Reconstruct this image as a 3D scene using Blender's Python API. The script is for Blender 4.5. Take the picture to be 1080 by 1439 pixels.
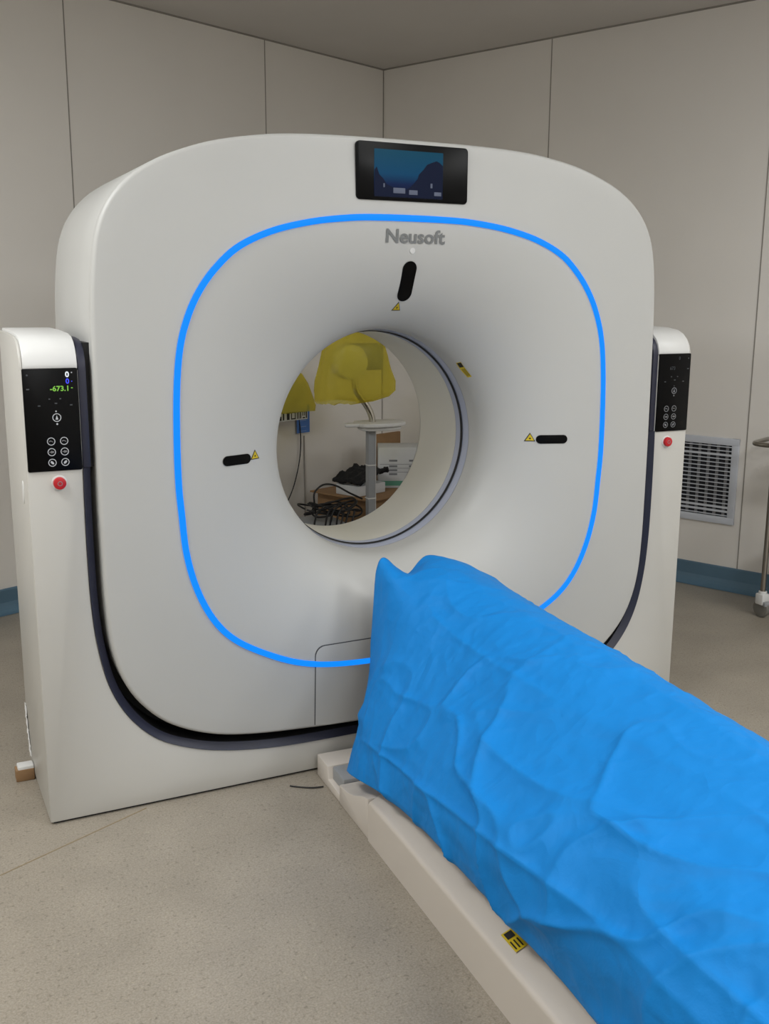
import bpy, bmesh, math, random
from mathutils import Vector, Matrix, noise
random.seed(7)
for o in list(bpy.data.objects): bpy.data.objects.remove(o)
S = bpy.context.scene
COL = S.collection
PI = math.pi

# ------------------------------------------------------------------ camera
def rad(a): return math.radians(a)
CAM = Vector((-1.3390, -2.5964, 1.3688)); YAW, PITCH, ROLL, FPX = rad(25.9446), rad(11.7646), rad(0.2656), 1428.5
fw = Vector((math.sin(YAW)*math.cos(PITCH), math.cos(YAW)*math.cos(PITCH), -math.sin(PITCH)))
rt = Vector((math.cos(YAW), -math.sin(YAW), 0)); up = rt.cross(fw)
r2 = rt*math.cos(ROLL)+up*math.sin(ROLL); u2 = -rt*math.sin(ROLL)+up*math.cos(ROLL)
cd = bpy.data.cameras.new('camera'); cam = bpy.data.objects.new('camera', cd); COL.objects.link(cam)
m = Matrix((r2, u2, -fw)).transposed().to_4x4(); m.translation = CAM; cam.matrix_world = m
cd.sensor_fit = 'VERTICAL'; cd.sensor_height = 24; cd.lens = 24*FPX/1439; cd.clip_start = .05
S.camera = cam
# ------------------------------------------------------------------ exposure, world
S.view_settings.view_transform = 'Standard'; S.view_settings.look = 'None'
S.view_settings.gamma = 1; S.view_settings.use_curve_mapping = False
S.view_settings.exposure = 0.1
wd = bpy.data.worlds.new('world'); S.world = wd; wd.use_nodes = True
wd.node_tree.nodes['Background'].inputs[0].default_value = (.8, .85, 1, 1)
wd.node_tree.nodes['Background'].inputs[1].default_value = .05
LP = 31
LAMP_W = 1.0        # overall lamp strength factor

# ------------------------------------------------------------------ room frame
H = 2.673; PH = rad(22.883); CX, CY = 1.3846, 3.0428
DL = Vector((-math.cos(PH), -math.sin(PH), 0)); DR = Vector((math.sin(PH), -math.cos(PH), 0))
def room(sl, sr, z=0): return Vector((CX, CY, z))+DL*sl+DR*sr
LL, LR = 5.6, 7.0

# ------------------------------------------------------------------ materials
def lin(c):
    return tuple(((v/255)/12.92 if v/255 <= .04045 else ((v/255+.055)/1.055)**2.4) for v in c)+(1,)
def mat(name, col, rough=.5, metal=0, spec=.5, coat=0, nscale=0, namt=0, bump=0, bscale=80, emit=None, es=0, trans=0, alpha=1, col2=None):
    mt = bpy.data.materials.new(name); mt.use_nodes = True; n = mt.node_tree.nodes; l = mt.node_tree.links
    b = n['Principled BSDF']; c = lin(col)
    b.inputs['Base Color'].default_value = c; b.inputs['Roughness'].default_value = rough
    b.inputs['Metallic'].default_value = metal; b.inputs['Specular IOR Level'].default_value = spec
    b.inputs['Coat Weight'].default_value = coat; b.inputs['Transmission Weight'].default_value = trans; b.inputs['Alpha'].default_value = alpha
    if emit: b.inputs['Emission Color'].default_value = lin(emit); b.inputs['Emission Strength'].default_value = es
    tc = n.new('ShaderNodeTexCoord')
    if namt or col2:
        t = n.new('ShaderNodeTexNoise'); t.inputs['Scale'].default_value = nscale or 5; t.inputs['Detail'].default_value = 5
        l.new(tc.outputs['Object'], t.inputs['Vector'])
        r = n.new('ShaderNodeValToRGB'); r.color_ramp.elements[0].position = .35; r.color_ramp.elements[1].position = .65
        d = lin(col2) if col2 else tuple(v*(1-namt) for v in c[:3])+(1,)
        r.color_ramp.elements[0].color = d; r.color_ramp.elements[1].color = c
        l.new(t.outputs['Fac'], r.inputs['Fac']); l.new(r.outputs['Color'], b.inputs['Base Color'])
    if bump:
        t = n.new('ShaderNodeTexNoise'); t.inputs['Scale'].default_value = bscale; t.inputs['Detail'].default_value = 3
        l.new(tc.outputs['Object'], t.inputs['Vector'])
        bp = n.new('ShaderNodeBump'); bp.inputs['Strength'].default_value = bump; bp.inputs['Distance'].default_value = .01
        l.new(t.outputs['Fac'], bp.inputs['Height']); l.new(bp.outputs['Normal'], b.inputs['Normal'])
    return mt
M = {}
M['wall'] = mat('wall_paint', (230, 226, 220), .5, nscale=1.3, namt=.05)
M['ceil'] = mat('ceiling_paint', (205, 201, 196), .7, nscale=2, namt=.04)
M['seam'] = mat('seam_grey', (146, 141, 134), .7, nscale=8, namt=.1)
M['shell'] = mat('white_shell', (187, 187, 184), .44, coat=.0, nscale=3, namt=.02)
M['shell2'] = mat('white_stand', (194, 192, 186), .4, nscale=3, namt=.03)
M['navy'] = mat('navy_trim', (38, 40, 58), .45, nscale=20, namt=.1)
M['dark'] = mat('dark_gap', (12, 12, 14), .6, nscale=20, namt=.1)
M['glass'] = mat('black_glass', (2, 2, 3), .3, spec=.12, nscale=10, namt=.1)
M['line'] = mat('groove_line', (70, 72, 76), .6, nscale=20, namt=.1)
M['bluering'] = mat('blue_light', (4, 20, 60), .5, spec=.1, emit=(16, 134, 255), es=1.05, nscale=3, namt=.02)
M['mylar'] = mat('scan_window', (176, 182, 200), .25, nscale=5, namt=.05)
M['liner'] = mat('bore_liner', (222, 220, 210), .35, nscale=4, namt=.02)
M['greytext'] = mat('grey_letter', (118, 120, 120), .5, nscale=30, namt=.05)
M['yellow'] = mat('label_yellow', (206, 180, 30), .4, nscale=30, namt=.1)
M['blackprint'] = mat('black_print', (20, 18, 12), .5, nscale=30, namt=.1)
M['red'] = mat('red_button', (190, 22, 34), .35, nscale=30, namt=.1)
M['steel'] = mat('stainless_steel', (165, 160, 152), .28, metal=1, nscale=12, namt=.12)
M['chrome'] = mat('chrome', (200, 196, 186), .15, metal=1, nscale=12, namt=.05)
M['alu'] = mat('grey_aluminium', (196, 200, 208), .45, metal=.0, nscale=12, namt=.05)
M['white_pl'] = mat('white_plastic', (216, 216, 214), .4, nscale=12, namt=.03)
M['grey_pl'] = mat('grey_plastic', (150, 153, 156), .45, nscale=12, namt=.04)
M['card'] = mat('cardboard', (150, 118, 84), .85, nscale=14, namt=.15, bump=.1)
M['box'] = mat('white_carton', (206, 208, 210), .6, nscale=12, namt=.05)
M['green'] = mat('green_print', (90, 150, 128), .6, nscale=12, namt=.05)
M['boxprint'] = mat('grey_print', (120, 122, 128), .6, nscale=12, namt=.05)
M['cable'] = mat('black_rubber', (16, 16, 18), .5, nscale=12, namt=.1)
M['cloth'] = mat('black_cloth', (24, 24, 26), .9, nscale=12, namt=.2, bump=.4)
M['bluecard'] = mat('blue_card', (76, 122, 200), .5, nscale=12, namt=.1)
M['lblue'] = mat('pale_blue_print', (130, 160, 210), .5, nscale=12, namt=.1)
M['beige'] = mat('couch_base_white', (206, 198, 188), .35, coat=.2, nscale=3, namt=.03)
M['greyinset'] = mat('grey_inset', (152, 154, 156), .45, nscale=8, namt=.04)
M['ring'] = mat('silver_print', (170, 172, 176), .4, emit=(170, 172, 176), es=.25, nscale=12, namt=.05)
M['dimring'] = mat('silver_print_dim', (130, 132, 136), .4, nscale=12, namt=.05)
M['faint'] = mat('faint_print', (70, 74, 78), .5, nscale=12, namt=.05)
M['digw'] = mat('digit_white', (200, 205, 210), .5, emit=(210, 215, 222), es=.5, nscale=12, namt=.02)
M['digb'] = mat('digit_blue', (50, 60, 200), .5, emit=(50, 62, 215), es=.8, nscale=12, namt=.02)
M['digg'] = mat('digit_green', (110, 170, 60), .5, emit=(112, 172, 60), es=.42, nscale=12, namt=.02)
M['stripe'] = mat('grey_strip', (120, 120, 122), .5, nscale=12, namt=.02)
M['wheel'] = mat('caster_rubber', (120, 118, 112), .5, nscale=12, namt=.1)
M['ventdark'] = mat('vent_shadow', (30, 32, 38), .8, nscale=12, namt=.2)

def bagmat(name, c, alpha):
    mt = mat(name, c, .3, nscale=9, namt=.1, bump=.5, bscale=22)
    n = mt.node_tree.nodes; l = mt.node_tree.links; b = n['Principled BSDF']; out = n['Material Output']
    tr = n.new('ShaderNodeBsdfTransparent'); tr.inputs[0].default_value = lin((246, 238, 150))
    tl = n.new('ShaderNodeBsdfTranslucent'); tl.inputs[0].default_value = lin(c)
    m1 = n.new('ShaderNodeMixShader'); m1.inputs[0].default_value = .45; l.new(b.outputs[0], m1.inputs[1]); l.new(tl.outputs[0], m1.inputs[2])
    m2 = n.new('ShaderNodeMixShader'); m2.inputs[0].default_value = alpha; l.new(m1.outputs[0], m2.inputs[1]); l.new(tr.outputs[0], m2.inputs[2])
    l.new(m2.outputs[0], out.inputs[0]); return mt
M['bag'] = bagmat('yellow_film', (236, 226, 120), .70)

# floor: speckled vinyl
def floormat():
    mt = mat('speckled_vinyl', (172, 166, 152), .33, nscale=1.2, namt=.05); n = mt.node_tree.nodes; l = mt.node_tree.links
    b = n['Principled BSDF']; tc = n.new('ShaderNodeTexCoord')
    t = n.new('ShaderNodeTexNoise'); t.inputs['Scale'].default_value = 210; t.inputs['Detail'].default_value = 8; t.inputs['Roughness'].default_value = .75; l.new(tc.outputs['Object'], t.inputs['Vector'])
    r = n.new('ShaderNodeValToRGB'); e = r.color_ramp.elements; e[0].position = .33; e[0].color = lin((132, 122, 107)); e[1].position = .62; e[1].color = lin((166, 158, 145))
    l.new(t.outputs['Fac'], r.inputs['Fac'])
    t2 = n.new('ShaderNodeTexNoise'); t2.inputs['Scale'].default_value = 6; t2.inputs['Detail'].default_value = 6; l.new(tc.outputs['Object'], t2.inputs['Vector'])
    r3 = n.new('ShaderNodeValToRGB'); e = r3.color_ramp.elements; e[0].position = .3; e[0].color = (.86, .86, .86, 1); e[1].position = .7; e[1].color = (1, 1, 1, 1)
    l.new(t2.outputs['Fac'], r3.inputs['Fac'])
    mx = n.new('ShaderNodeMixRGB'); mx.blend_type = 'MULTIPLY'; mx.inputs[0].default_value = 1
    l.new(r.outputs[0], mx.inputs[1]); l.new(r3.outputs[0], mx.inputs[2])
    t4 = n.new('ShaderNodeTexNoise'); t4.inputs['Scale'].default_value = 95; t4.inputs['Detail'].default_value = 2; l.new(tc.outputs['Object'], t4.inputs['Vector'])
    r4 = n.new('ShaderNodeValToRGB'); e = r4.color_ramp.elements; e[0].position = .30; e[0].color = (.72, .72, .70, 1); e[1].position = .40; e[1].color = (1, 1, 1, 1)
    q = r4.color_ramp.elements.new(.62); q.color = (1, 1, 1, 1); q = r4.color_ramp.elements.new(.72); q.color = (1.15, 1.14, 1.1, 1)
    l.new(t4.outputs['Fac'], r4.inputs['Fac'])
    m5 = n.new('ShaderNodeMixRGB'); m5.blend_type = 'MULTIPLY'; m5.inputs[0].default_value = 1
    l.new(mx.outputs[0], m5.inputs[1]); l.new(r4.outputs[0], m5.inputs[2]); l.new(m5.outputs[0], b.inputs['Base Color'])
    return mt
M['floor'] = floormat()
M['skirt'] = mat('blue_skirting', (88, 118, 138), .45, nscale=3, namt=.1)

def drapemat():
    mt = mat('blue_nonwoven', (18, 134, 216), .6, spec=.22, nscale=2.5, namt=.06); n = mt.node_tree.nodes; l = mt.node_tree.links
    b = n['Principled BSDF']; out = n['Material Output']; tc = n.new('ShaderNodeTexCoord')
    b.inputs['Sheen Weight'].default_value = .0
    t = n.new('ShaderNodeTexNoise'); t.inputs['Scale'].default_value = 9; t.inputs['Detail'].default_value = 4; t.inputs['Distortion'].default_value = 1.2
    l.new(tc.outputs['Object'], t.inputs['Vector'])
    t2 = n.new('ShaderNodeTexNoise'); t2.inputs['Scale'].default_value = 350; l.new(tc.outputs['Object'], t2.inputs['Vector'])
    vo = n.new('ShaderNodeTexVoronoi'); vo.inputs['Scale'].default_value = 13; wp = n.new('ShaderNodeVectorMath'); wp.operation = 'MULTIPLY_ADD'
    t5 = n.new('ShaderNodeTexNoise'); t5.inputs['Scale'].default_value = 6; l.new(tc.outputs['Object'], t5.inputs['Vector'])
    wp.inputs[1].default_value = (.22, .22, .22); l.new(t5.outputs['Color'], wp.inputs[0]); l.new(tc.outputs['Object'], wp.inputs[2]); l.new(wp.outputs[0], vo.inputs['Vector'])
    b0 = n.new('ShaderNodeBump'); b0.inputs['Strength'].default_value = .35; b0.inputs['Distance'].default_value = .012; l.new(vo.outputs['Distance'], b0.inputs['Height'])
    b1 = n.new('ShaderNodeBump'); l.new(b0.outputs[0], b1.inputs['Normal']); b1.inputs['Strength'].default_value = .22; b1.inputs['Distance'].default_value = .02; l.new(t.outputs['Fac'], b1.inputs['Height'])
    b2 = n.new('ShaderNodeBump'); b2.inputs['Strength'].default_value = .12; b2.inputs['Distance'].default_value = .002; l.new(t2.outputs['Fac'], b2.inputs['Height'])
    l.new(b1.outputs[0], b2.inputs['Normal']); l.new(b2.outputs[0], b.inputs['Normal'])
    tl = n.new('ShaderNodeBsdfTranslucent'); tl.inputs[0].default_value = lin((8, 130, 230))
    mx = n.new('ShaderNodeMixShader'); mx.inputs[0].default_value = .08
    l.new(b.outputs[0], mx.inputs[1]); l.new(tl.outputs[0], mx.inputs[2]); l.new(mx.outputs[0], out.inputs[0])
    return mt
M['drape'] = drapemat()

# ------------------------------------------------------------------ mesh helpers
def link(name, me, mt, parent=None, smooth=False, label=None):
    o = bpy.data.objects.new(name, me); COL.objects.link(o)
    if mt: me.materials.append(mt)
    if parent: o.parent = parent
    if smooth:
        for p in me.polygons: p.use_smooth = True
    if label: o['label'] = label
    return o
def meshobj(name, vs, fs, mt, parent=None, smooth=False, label=None, weld=0):
    me = bpy.data.meshes.new(name); me.from_pydata([tuple(v) for v in vs], [], fs); me.update()
    bm = bmesh.new(); bm.from_mesh(me)
    if weld: bmesh.ops.remove_doubles(bm, verts=bm.verts, dist=weld)
    bmesh.ops.recalc_face_normals(bm, faces=bm.faces); bm.to_mesh(me); bm.free()
    return link(name, me, mt, parent, smooth, label)
def autosmooth(o, ang=35):
    me = o.data; bm = bmesh.new(); bm.from_mesh(me)
    for f in bm.faces: f.smooth = True
    for e in bm.edges:
        if len(e.link_faces) == 2 and e.calc_face_angle(0) > rad(ang): e.smooth = False
    bm.to_mesh(me); bm.free(); return o
def thing(name, label, cat, loc=(0, 0, 0), group=None, rotz=0):
    o = bpy.data.objects.new(name, None); COL.objects.link(o); o.location = loc; o.rotation_euler = (0, 0, rotz)
    o.empty_display_size = .1
    o['label'] = label; o['category'] = cat
    if group: o['group'] = group
    return o
def tag(o, label, cat, group=None):
    o['label'] = label; o['category'] = cat
    if group: o['group'] = group
    return o
def struct(o): o['kind'] = 'structure'; return o
def loft(rows, close=False):
    """rows: list of equal-length lists of points -> verts, faces"""
    n = len(rows[0]); vs = [p for r in rows for p in r]; fs = []
    for i in range(len(rows)-1):
        for j in range(n if close else n-1):
            k = (j+1) % n; fs.append((i*n+j, i*n+k, (i+1)*n+k, (i+1)*n+j))
    return vs, fs
def box(name, lo, hi, mt, parent=None, bevel=0, seg=2, label=None, xf=None):
    bm = bmesh.new(); bmesh.ops.create_cube(bm, size=1)
    for v in bm.verts: v.co = Vector([lo[i]+(v.co[i]+.5)*(hi[i]-lo[i]) for i in range(3)])
    if bevel: bmesh.ops.bevel(bm, geom=bm.edges, offset=bevel, segments=seg, affect='EDGES', profile=.5)
    if xf: 
        for v in bm.verts: v.co = xf(v.co)
    bmesh.ops.recalc_face_normals(bm, faces=bm.faces)
    me = bpy.data.meshes.new(name); bm.to_mesh(me); bm.free(); o = link(name, me, mt, parent, False, label)
    return autosmooth(o) if bevel else o
def prism(name, poly, a, b, axis, mt, parent=None, bevel=0, label=None, seg=2, xf=None):
    """poly 2D extruded along axis ('x': poly=(y,z); 'y': (x,z); 'z': (x,y))"""
    def P(q, t): return {'x': (t, q[0], q[1]), 'y': (q[0], t, q[1]), 'z': (q[0], q[1], t)}[axis]
    bm = bmesh.new(); v0 = [bm.verts.new(P(q, a)) for q in poly]; v1 = [bm.verts.new(P(q, b)) for q in poly]; n = len(poly)
    f0 = bm.faces.new(v0); f1 = bm.faces.new(v1[::-1])
    for i in range(n): bm.faces.new((v0[i], v1[i], v1[(i+1) % n], v0[(i+1) % n]))
    bmesh.ops.recalc_face_normals(bm, faces=bm.faces)
    if bevel:
        es = [e for e in bm.edges if e.calc_face_angle(0) > rad(40)]
        bmesh.ops.bevel(bm, geom=es, offset=bevel, segments=seg, affect='EDGES', profile=.5)
    if xf:
        for v in bm.verts: v.co = xf(v.co)
    bmesh.ops.recalc_face_normals(bm, faces=bm.faces)
    me = bpy.data.meshes.new(name); bm.to_mesh(me); bm.free(); o = link(name, me, mt, parent, False, label)
    return autosmooth(o, 30)
def catmull(P, n=10, closed=False):
    P = [Vector(p) for p in P]; out = []; N = len(P)
    R = range(N if closed else N-1)
    for i in R:
        if closed: a, b, c, d = P[i-1], P[i], P[(i+1) % N], P[(i+2) % N]
        else: a, b, c, d = P[max(i-1, 0)], P[i], P[i+1], P[min(i+2, N-1)]
        for k in range(n):
            t = k/n; out.append(.5*((2*b)+(c-a)*t+(2*a-5*b+4*c-d)*t*t+(3*b-a-3*c+d)*t**3))
    if not closed: out.append(P[-1])
    return out
def tube_geo(path, r, seg=10, cap=True):
    path = [Vector(p) for p in path]; rows = []; T0 = None; N = None
    for i, p in enumerate(path):
        t = (path[min(i+1, len(path)-1)]-path[max(i-1, 0)]).normalized()
        if N is None:
            N = t.orthogonal().normalized()
        else:
            N = (N-t*N.dot(t)); N = N.normalized() if N.length > 1e-6 else t.orthogonal().normalized()
        B = t.cross(N); rr = r[i] if isinstance(r, (list, tuple)) else r
        rows.append([p+(N*math.cos(2*PI*k/seg)+B*math.sin(2*PI*k/seg))*rr for k in range(seg)])
    vs, fs = loft(rows, True)
    if cap: fs.append(tuple(range(seg))[::-1]); fs.append(tuple(len(vs)-seg+k for k in range(seg)))
    return vs, fs
def tube(name, path, r, mt, parent=None, seg=10, label=None):
    vs, fs = tube_geo(path, r, seg); return autosmooth(meshobj(name, vs, fs, mt, parent, True, label), 50)
def multi_tube(name, paths, r, mt, parent=None, seg=8):
    V = []; F = []
    for p in paths:
        vs, fs = tube_geo(p, r, seg); o = len(V); V += vs; F += [tuple(i+o for i in f) for f in fs]
    return autosmooth(meshobj(name, V, F, mt, parent, True), 50)
def cyl(name, c, r, h, axis, mt, parent=None, seg=32, bevel=0, label=None):
    pts = [(r*math.cos(2*PI*i/seg), r*math.sin(2*PI*i/seg)) for i in range(seg)]
    d = {'x': 0, 'y': 1, 'z': 2}[axis]; o2 = [i for i in range(3) if i != d]
    poly = [(c[o2[0]]+p[0], c[o2[1]]+p[1]) for p in pts]
    return prism(name, poly, c[d]-h/2, c[d]+h/2, axis, mt, parent, bevel, label)
def text_tris(body, size, bold=0.0, sx=1.0, xalign='CENTER'):
    cu = bpy.data.curves.new('t', 'FONT'); cu.body = body; cu.size = size; cu.align_x = xalign; cu.align_y = 'CENTER'; cu.offset = bold
    cu.resolution_u = 4
    o = bpy.data.objects.new('t', cu); COL.objects.link(o); dg = bpy.context.evaluated_depsgraph_get(); dg.update()
    me = bpy.data.meshes.new_from_object(o.evaluated_get(dg)); vs = [(v.co.x*sx, v.co.y) for v in me.vertices]; fs = [tuple(p.vertices) for p in me.polygons]
    bpy.data.objects.remove(o); bpy.data.curves.remove(cu); bpy.data.meshes.remove(me); return vs, fs
def text_on(name, body, size, f, mt, parent, bold=0, sx=1, label=None, xalign='CENTER'):
    vs, fs = text_tris(body, size, bold, sx, xalign); return meshobj(name, [f(a, b) for a, b in vs], fs, mt, parent, False, label)

# ------------------------------------------------------------------ the room
T = .12
def wallslab(name, a, b, z0=0, z1=H):   # a, b corner positions on the inner side, slab goes outward
    a = Vector(a); b = Vector(b); mid = room(LL/2, LR/2); d = (b-a).normalized(); n = Vector((d.y, -d.x, 0))
    if n.dot(mid-a) > 0: n = -n
    a = a-d*T; b = b+d*T
    vs = [a, b, b+n*T, a+n*T]; vs = [Vector((v.x, v.y, z)) for z in (z0, z1) for v in vs]
    fs = [(0, 1, 2, 3), (4, 5, 6, 7), (0, 1, 5, 4), (1, 2, 6, 5), (2, 3, 7, 6), (3, 0, 4, 7)]
    return struct(meshobj(name, vs, fs, M['wall']))
wallslab('wall_left', room(0, 0), room(LL, 0)); wallslab('wall_right', room(0, 0), room(0, LR))
wallslab('wall_back', room(0, LR), room(LL, LR)); wallslab('wall_near', room(LL, 0), room(LL, LR))
def flat(name, z0, z1, mt):
    q = [room(-T, -T), room(LL+T, -T), room(LL+T, LR+T), room(-T, LR+T)]
    vs = [Vector((v.x, v.y, z)) for z in (z0, z1) for v in q]
    return struct(meshobj(name, vs, [(0, 1, 2, 3), (4, 5, 6, 7), (0, 1, 5, 4), (1, 2, 6, 5), (2, 3, 7, 6), (3, 0, 4, 7)], mt))
flat('floor', -.1, 0, M['floor']); flat('ceiling', H, H+.1, M['ceil'])
# coved skirting: profile (offset from wall, z)
prof = [(0, .106), (.006, .106), (.009, .1), (.009, .045), (.014, .03), (.024, .016), (.04, .006), (.06, .0015), (0, .0005)]
def skirt(name, f, s0, s1):
    rows = [[f(s, n, z) for n, z in prof] for s in (s0, s1)]
    vs, fs = loft(rows, True); n = len(prof); fs += [tuple(range(n)), tuple(range(n, 2*n))]
    struct(meshobj(name, vs, fs, M['skirt']))
skirt('baseboard_left', lambda s, n, z: room(s, n, z), 0.0, LL); skirt('baseboard_right', lambda s, n, z: room(n, s, z), 0.06, LR)
# wall panel joints and the corner beads
k = 0
def joint(f, w=.005, z0=.106, z1=H):
    global k; k += 1
    vs = [f(a, b, c) for c in (z0, z1) for a, b in ((-w/2, 0), (w/2, 0), (w/2, .0015), (-w/2, .0015))]
    struct(meshobj('trim_%d' % k, vs, [(0, 1, 2, 3), (4, 5, 6, 7), (0, 1, 5, 4), (1, 2, 6, 5), (2, 3, 7, 6), (3, 0, 4, 7)], M['seam']))
for s in (.92, 2.077, 3.23, 4.38): joint(lambda a, b, z, s=s: room(s+a, b, z))
for s in (1.135, 2.288, 3.44, 4.6, 5.75): joint(lambda a, b, z, s=s: room(b, s+a, z))
joint(lambda a, b, z: room(.002+b, .002+a, z), .006)
for nm, f, L in (('a', lambda s, n, z: room(s, n, z), LL), ('b', lambda s, n, z: room(n, s, z), LR)):
    k += 1; q = [(0, H), (.007, H), (.007, H-.004), (0, H-.007)]
    vs, fs = loft([[f(s, n, z) for n, z in q] for s in (0, L)], True)
    struct(meshobj('trim_%d' % k, vs, fs, M['seam']))

k += 1; a_ = Vector((-2.6, -.83, 0)); b_ = Vector((-.80, -.003, 0)); n_ = (b_-a_).normalized(); n_ = Vector((-n_.y, n_.x, 0))*.0018
M['floorseam'] = mat('floor_weld', (140, 124, 96), .6, nscale=20, namt=.1)
vs = [p+Vector((0, 0, z)) for z in (0, .0006) for p in (a_-n_, b_-n_, b_+n_, a_+n_)]
struct(meshobj('trim_%d' % k, vs, [(0, 1, 2, 3), (4, 5, 6, 7), (0, 1, 5, 4), (1, 2, 6, 5), (2, 3, 7, 6), (3, 0, 4, 7)], M['floorseam']))

# ceiling lamps, all unseen; the left and right ones added as fill
em = mat('lamp_diffuser', (255, 255, 255), .6, emit=(255, 250, 242), es=1, nscale=2, namt=.01)
def ceiling_light(sl, sr, w, l, power, label):
    c = room(sl, sr, H); t = thing('ceiling_light', label, 'light', c, 'recessed ceiling panels'); t.rotation_euler = (0, 0, PH)
    box('frame', (-w/2-.02, -l/2-.02, -.012), (w/2+.02, l/2+.02, -.001), M['white_pl'], t, .003)
    d = box('diffuser', (-w/2, -l/2, -.016), (w/2, l/2, -.0125), em, t)
    ld = bpy.data.lights.new('panel_light', 'AREA'); ld.shape = 'RECTANGLE'; ld.size = w; ld.size_y = l; ld.energy = power*LAMP_W; ld.color = (.98, 1, 1)
    lo = bpy.data.objects.new('panel_light', ld); COL.objects.link(lo); lo.parent = t; lo.location = (0, 0, -.02)
    return t
ceiling_light(4.5, 1.8, .6, 1.2, LP*1.3, 'added unseen ceiling lamp left of the scanner, lighting its flank and the left wall')
ceiling_light(1.1, 4.6, .6, 1.2, LP*.7, 'added unseen ceiling lamp above the right side of the patient table, filling the right wall')
ceiling_light(4.4, 5.3, .6, 1.2, LP*1.05, 'recessed white ceiling lamp behind the photographer on the left')
ceiling_light(2.6, 5.4, .6, 1.2, LP*1.25, 'recessed white ceiling lamp behind the photographer on the right')
ceiling_light(2.6, 3.6, .6, 1.2, LP*.25, 'recessed white ceiling lamp just in front of the scanner')

# ------------------------------------------------------------------ the scanner
sc = thing('ct_scanner', 'large white tomography gantry with glowing blue ring light and round bore', 'medical scanner', (0, .3, 0))
OFF = Vector((0, -.3, 0))
class P0: pass
body = bpy.data.objects.new('gantry_head', None)   # placeholder, replaced by real mesh below
bpy.data.objects.remove(body)
Z0 = .943
headh = [(0, 1.797), (.2, 1.796), (.34, 1.791), (.44, 1.781), (.555, 1.760), (.655, 1.728), (.727, 1.694), (.785, 1.652), (.83, 1.596), (.857, 1.53), (.871, 1.44), (.878, 1.33), (.881, 1.15), (.883, .95), (.883, .75), (.880, .58), (.868, .457), (.838, .362), (.79, .289), (.72, .228), (.615, .181), (.494, .157), (.321, .143), (.16, .136), (0, .135)]
ringh = [(0, 1.590), (.11, 1.589), (.19, 1.585), (.3, 1.571), (.41, 1.544), (.502, 1.502), (.565, 1.447), (.610, 1.388), (.641, 1.325), (.663, 1.25), (.675, 1.15), (.68, 1.02), (.680, .9), (.675, .82), (.665, .705), (.638, .6), (.593, .51), (.53, .444), (.43, .387), (.34, .352), (.242, .334), (.12, .327), (0, .325)]
bandh = [(.915, 1.0), (.917, .85), (.917, .72), (.914, .59), (.903, .47), (.878, .36), (.835, .272), (.77, .2), (.69, .155), (.573, .12), (.408, .099), (.2, .094), (0, .093)]
def rfun(half):
    full = half+[(-x, z) for x, z in half[-2:0:-1]]
    D = catmull([(x, 0, z) for x, z in full], 12, True)
    A = sorted((math.atan2(p.z-Z0, p.x), math.hypot(p.x, p.z-Z0)) for p in D)
    A = [(A[-1][0]-2*PI, A[-1][1])]+A+[(A[0][0]+2*PI, A[0][1])]
    import bisect; K = [a for a, _ in A]
    def f(t):
        t = (t+PI) % (2*PI)-PI; i = min(max(bisect.bisect(K, t), 1), len(A)-1); a, b = A[i-1], A[i]
        return a[1]+(b[1]-a[1])*(t-a[0])/max(b[0]-a[0], 1e-9)
    return f
rH, rG = rfun(headh), rfun(ringh)
RT, DY, YF = .343, .203, -.014
def fy(x, z):
    r = math.hypot(x, z-Z0); t = math.atan2(z-Z0, x); g = rG(t); h = rH(t)
    if r >= g: return YF+(r-g)/max(h-g, 1e-6)*.010
    s = max(0, (r-RT)/(g-RT)); q = 1-s
    return YF+DY*(1-math.sqrt(max(0, 1-q*q)))*1.0
NA = 288
TH = [2*PI*i/NA for i in range(NA)]
def pol(t, r, y): return Vector((r*math.cos(t), y, Z0+r*math.sin(t)))
rows = []
for i in range(30):      # funnel
    ph = (PI/2)*(1-i/29)
    row = []
    for t in TH:
        g = rG(t); s = 1-math.sin(ph); r = RT+(g-RT)*s; row.append(pol(t, r, YF+DY*(1-math.cos(ph))))
    rows.append(row)
rows.insert(0, [pol(t, RT-.001, .215) for t in TH]); rows.insert(0, [pol(t, RT-.002, .235) for t in TH])
for i in range(1, 7):
    rows.append([pol(t, rG(t)+(rH(t)-.012-rG(t))*i/6, YF+.009*i/6) for t in TH])
for a in (15, 30, 45, 60, 75, 90):
    rows.append([pol(t, rH(t)-.012+.012*math.sin(rad(a)), -.005+.013*(1-math.cos(rad(a)))) for t in TH])
rows.append([pol(t, rH(t), .020) for t in TH]); rows.append([pol(t, rH(t)-.006, .0215) for t in TH])
def sp(o): o.location = OFF; return o      # parts are modelled in world space
vs, fs = loft(rows, True); cover = sp(meshobj('front_cover', vs, fs, M['shell'], sc, True))
autosmooth(cover, 60)
rows = [[pol(t, rH(t)-.006, .0245) for t in TH], [pol(t, rH(t)-.0015, .0255) for t in TH], [pol(t, rH(t), .029) for t in TH], [pol(t, rH(t), .2) for t in TH], [pol(t, rH(t), .4) for t in TH], [pol(t, rH(t), .575) for t in TH]]
for a in (15, 30, 45, 60, 75, 90): rows.append([pol(t, rH(t)-.045*(1-math.cos(rad(a))), .575+.045*math.sin(rad(a))) for t in TH])
for i in range(1, 5): rows.append([pol(t, (rH(t)-.045)*(1-i/4)+.43*i/4, .62) for t in TH])
rows += [[pol(t, .37, .60) for t in TH], [pol(t, .345, .58) for t in TH], [pol(t, .334, .557) for t in TH]]
vs, fs = loft(rows, True); autosmooth(sp(meshobj('side_cover', vs, fs, M['shell'], sc, True)), 60)
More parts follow.
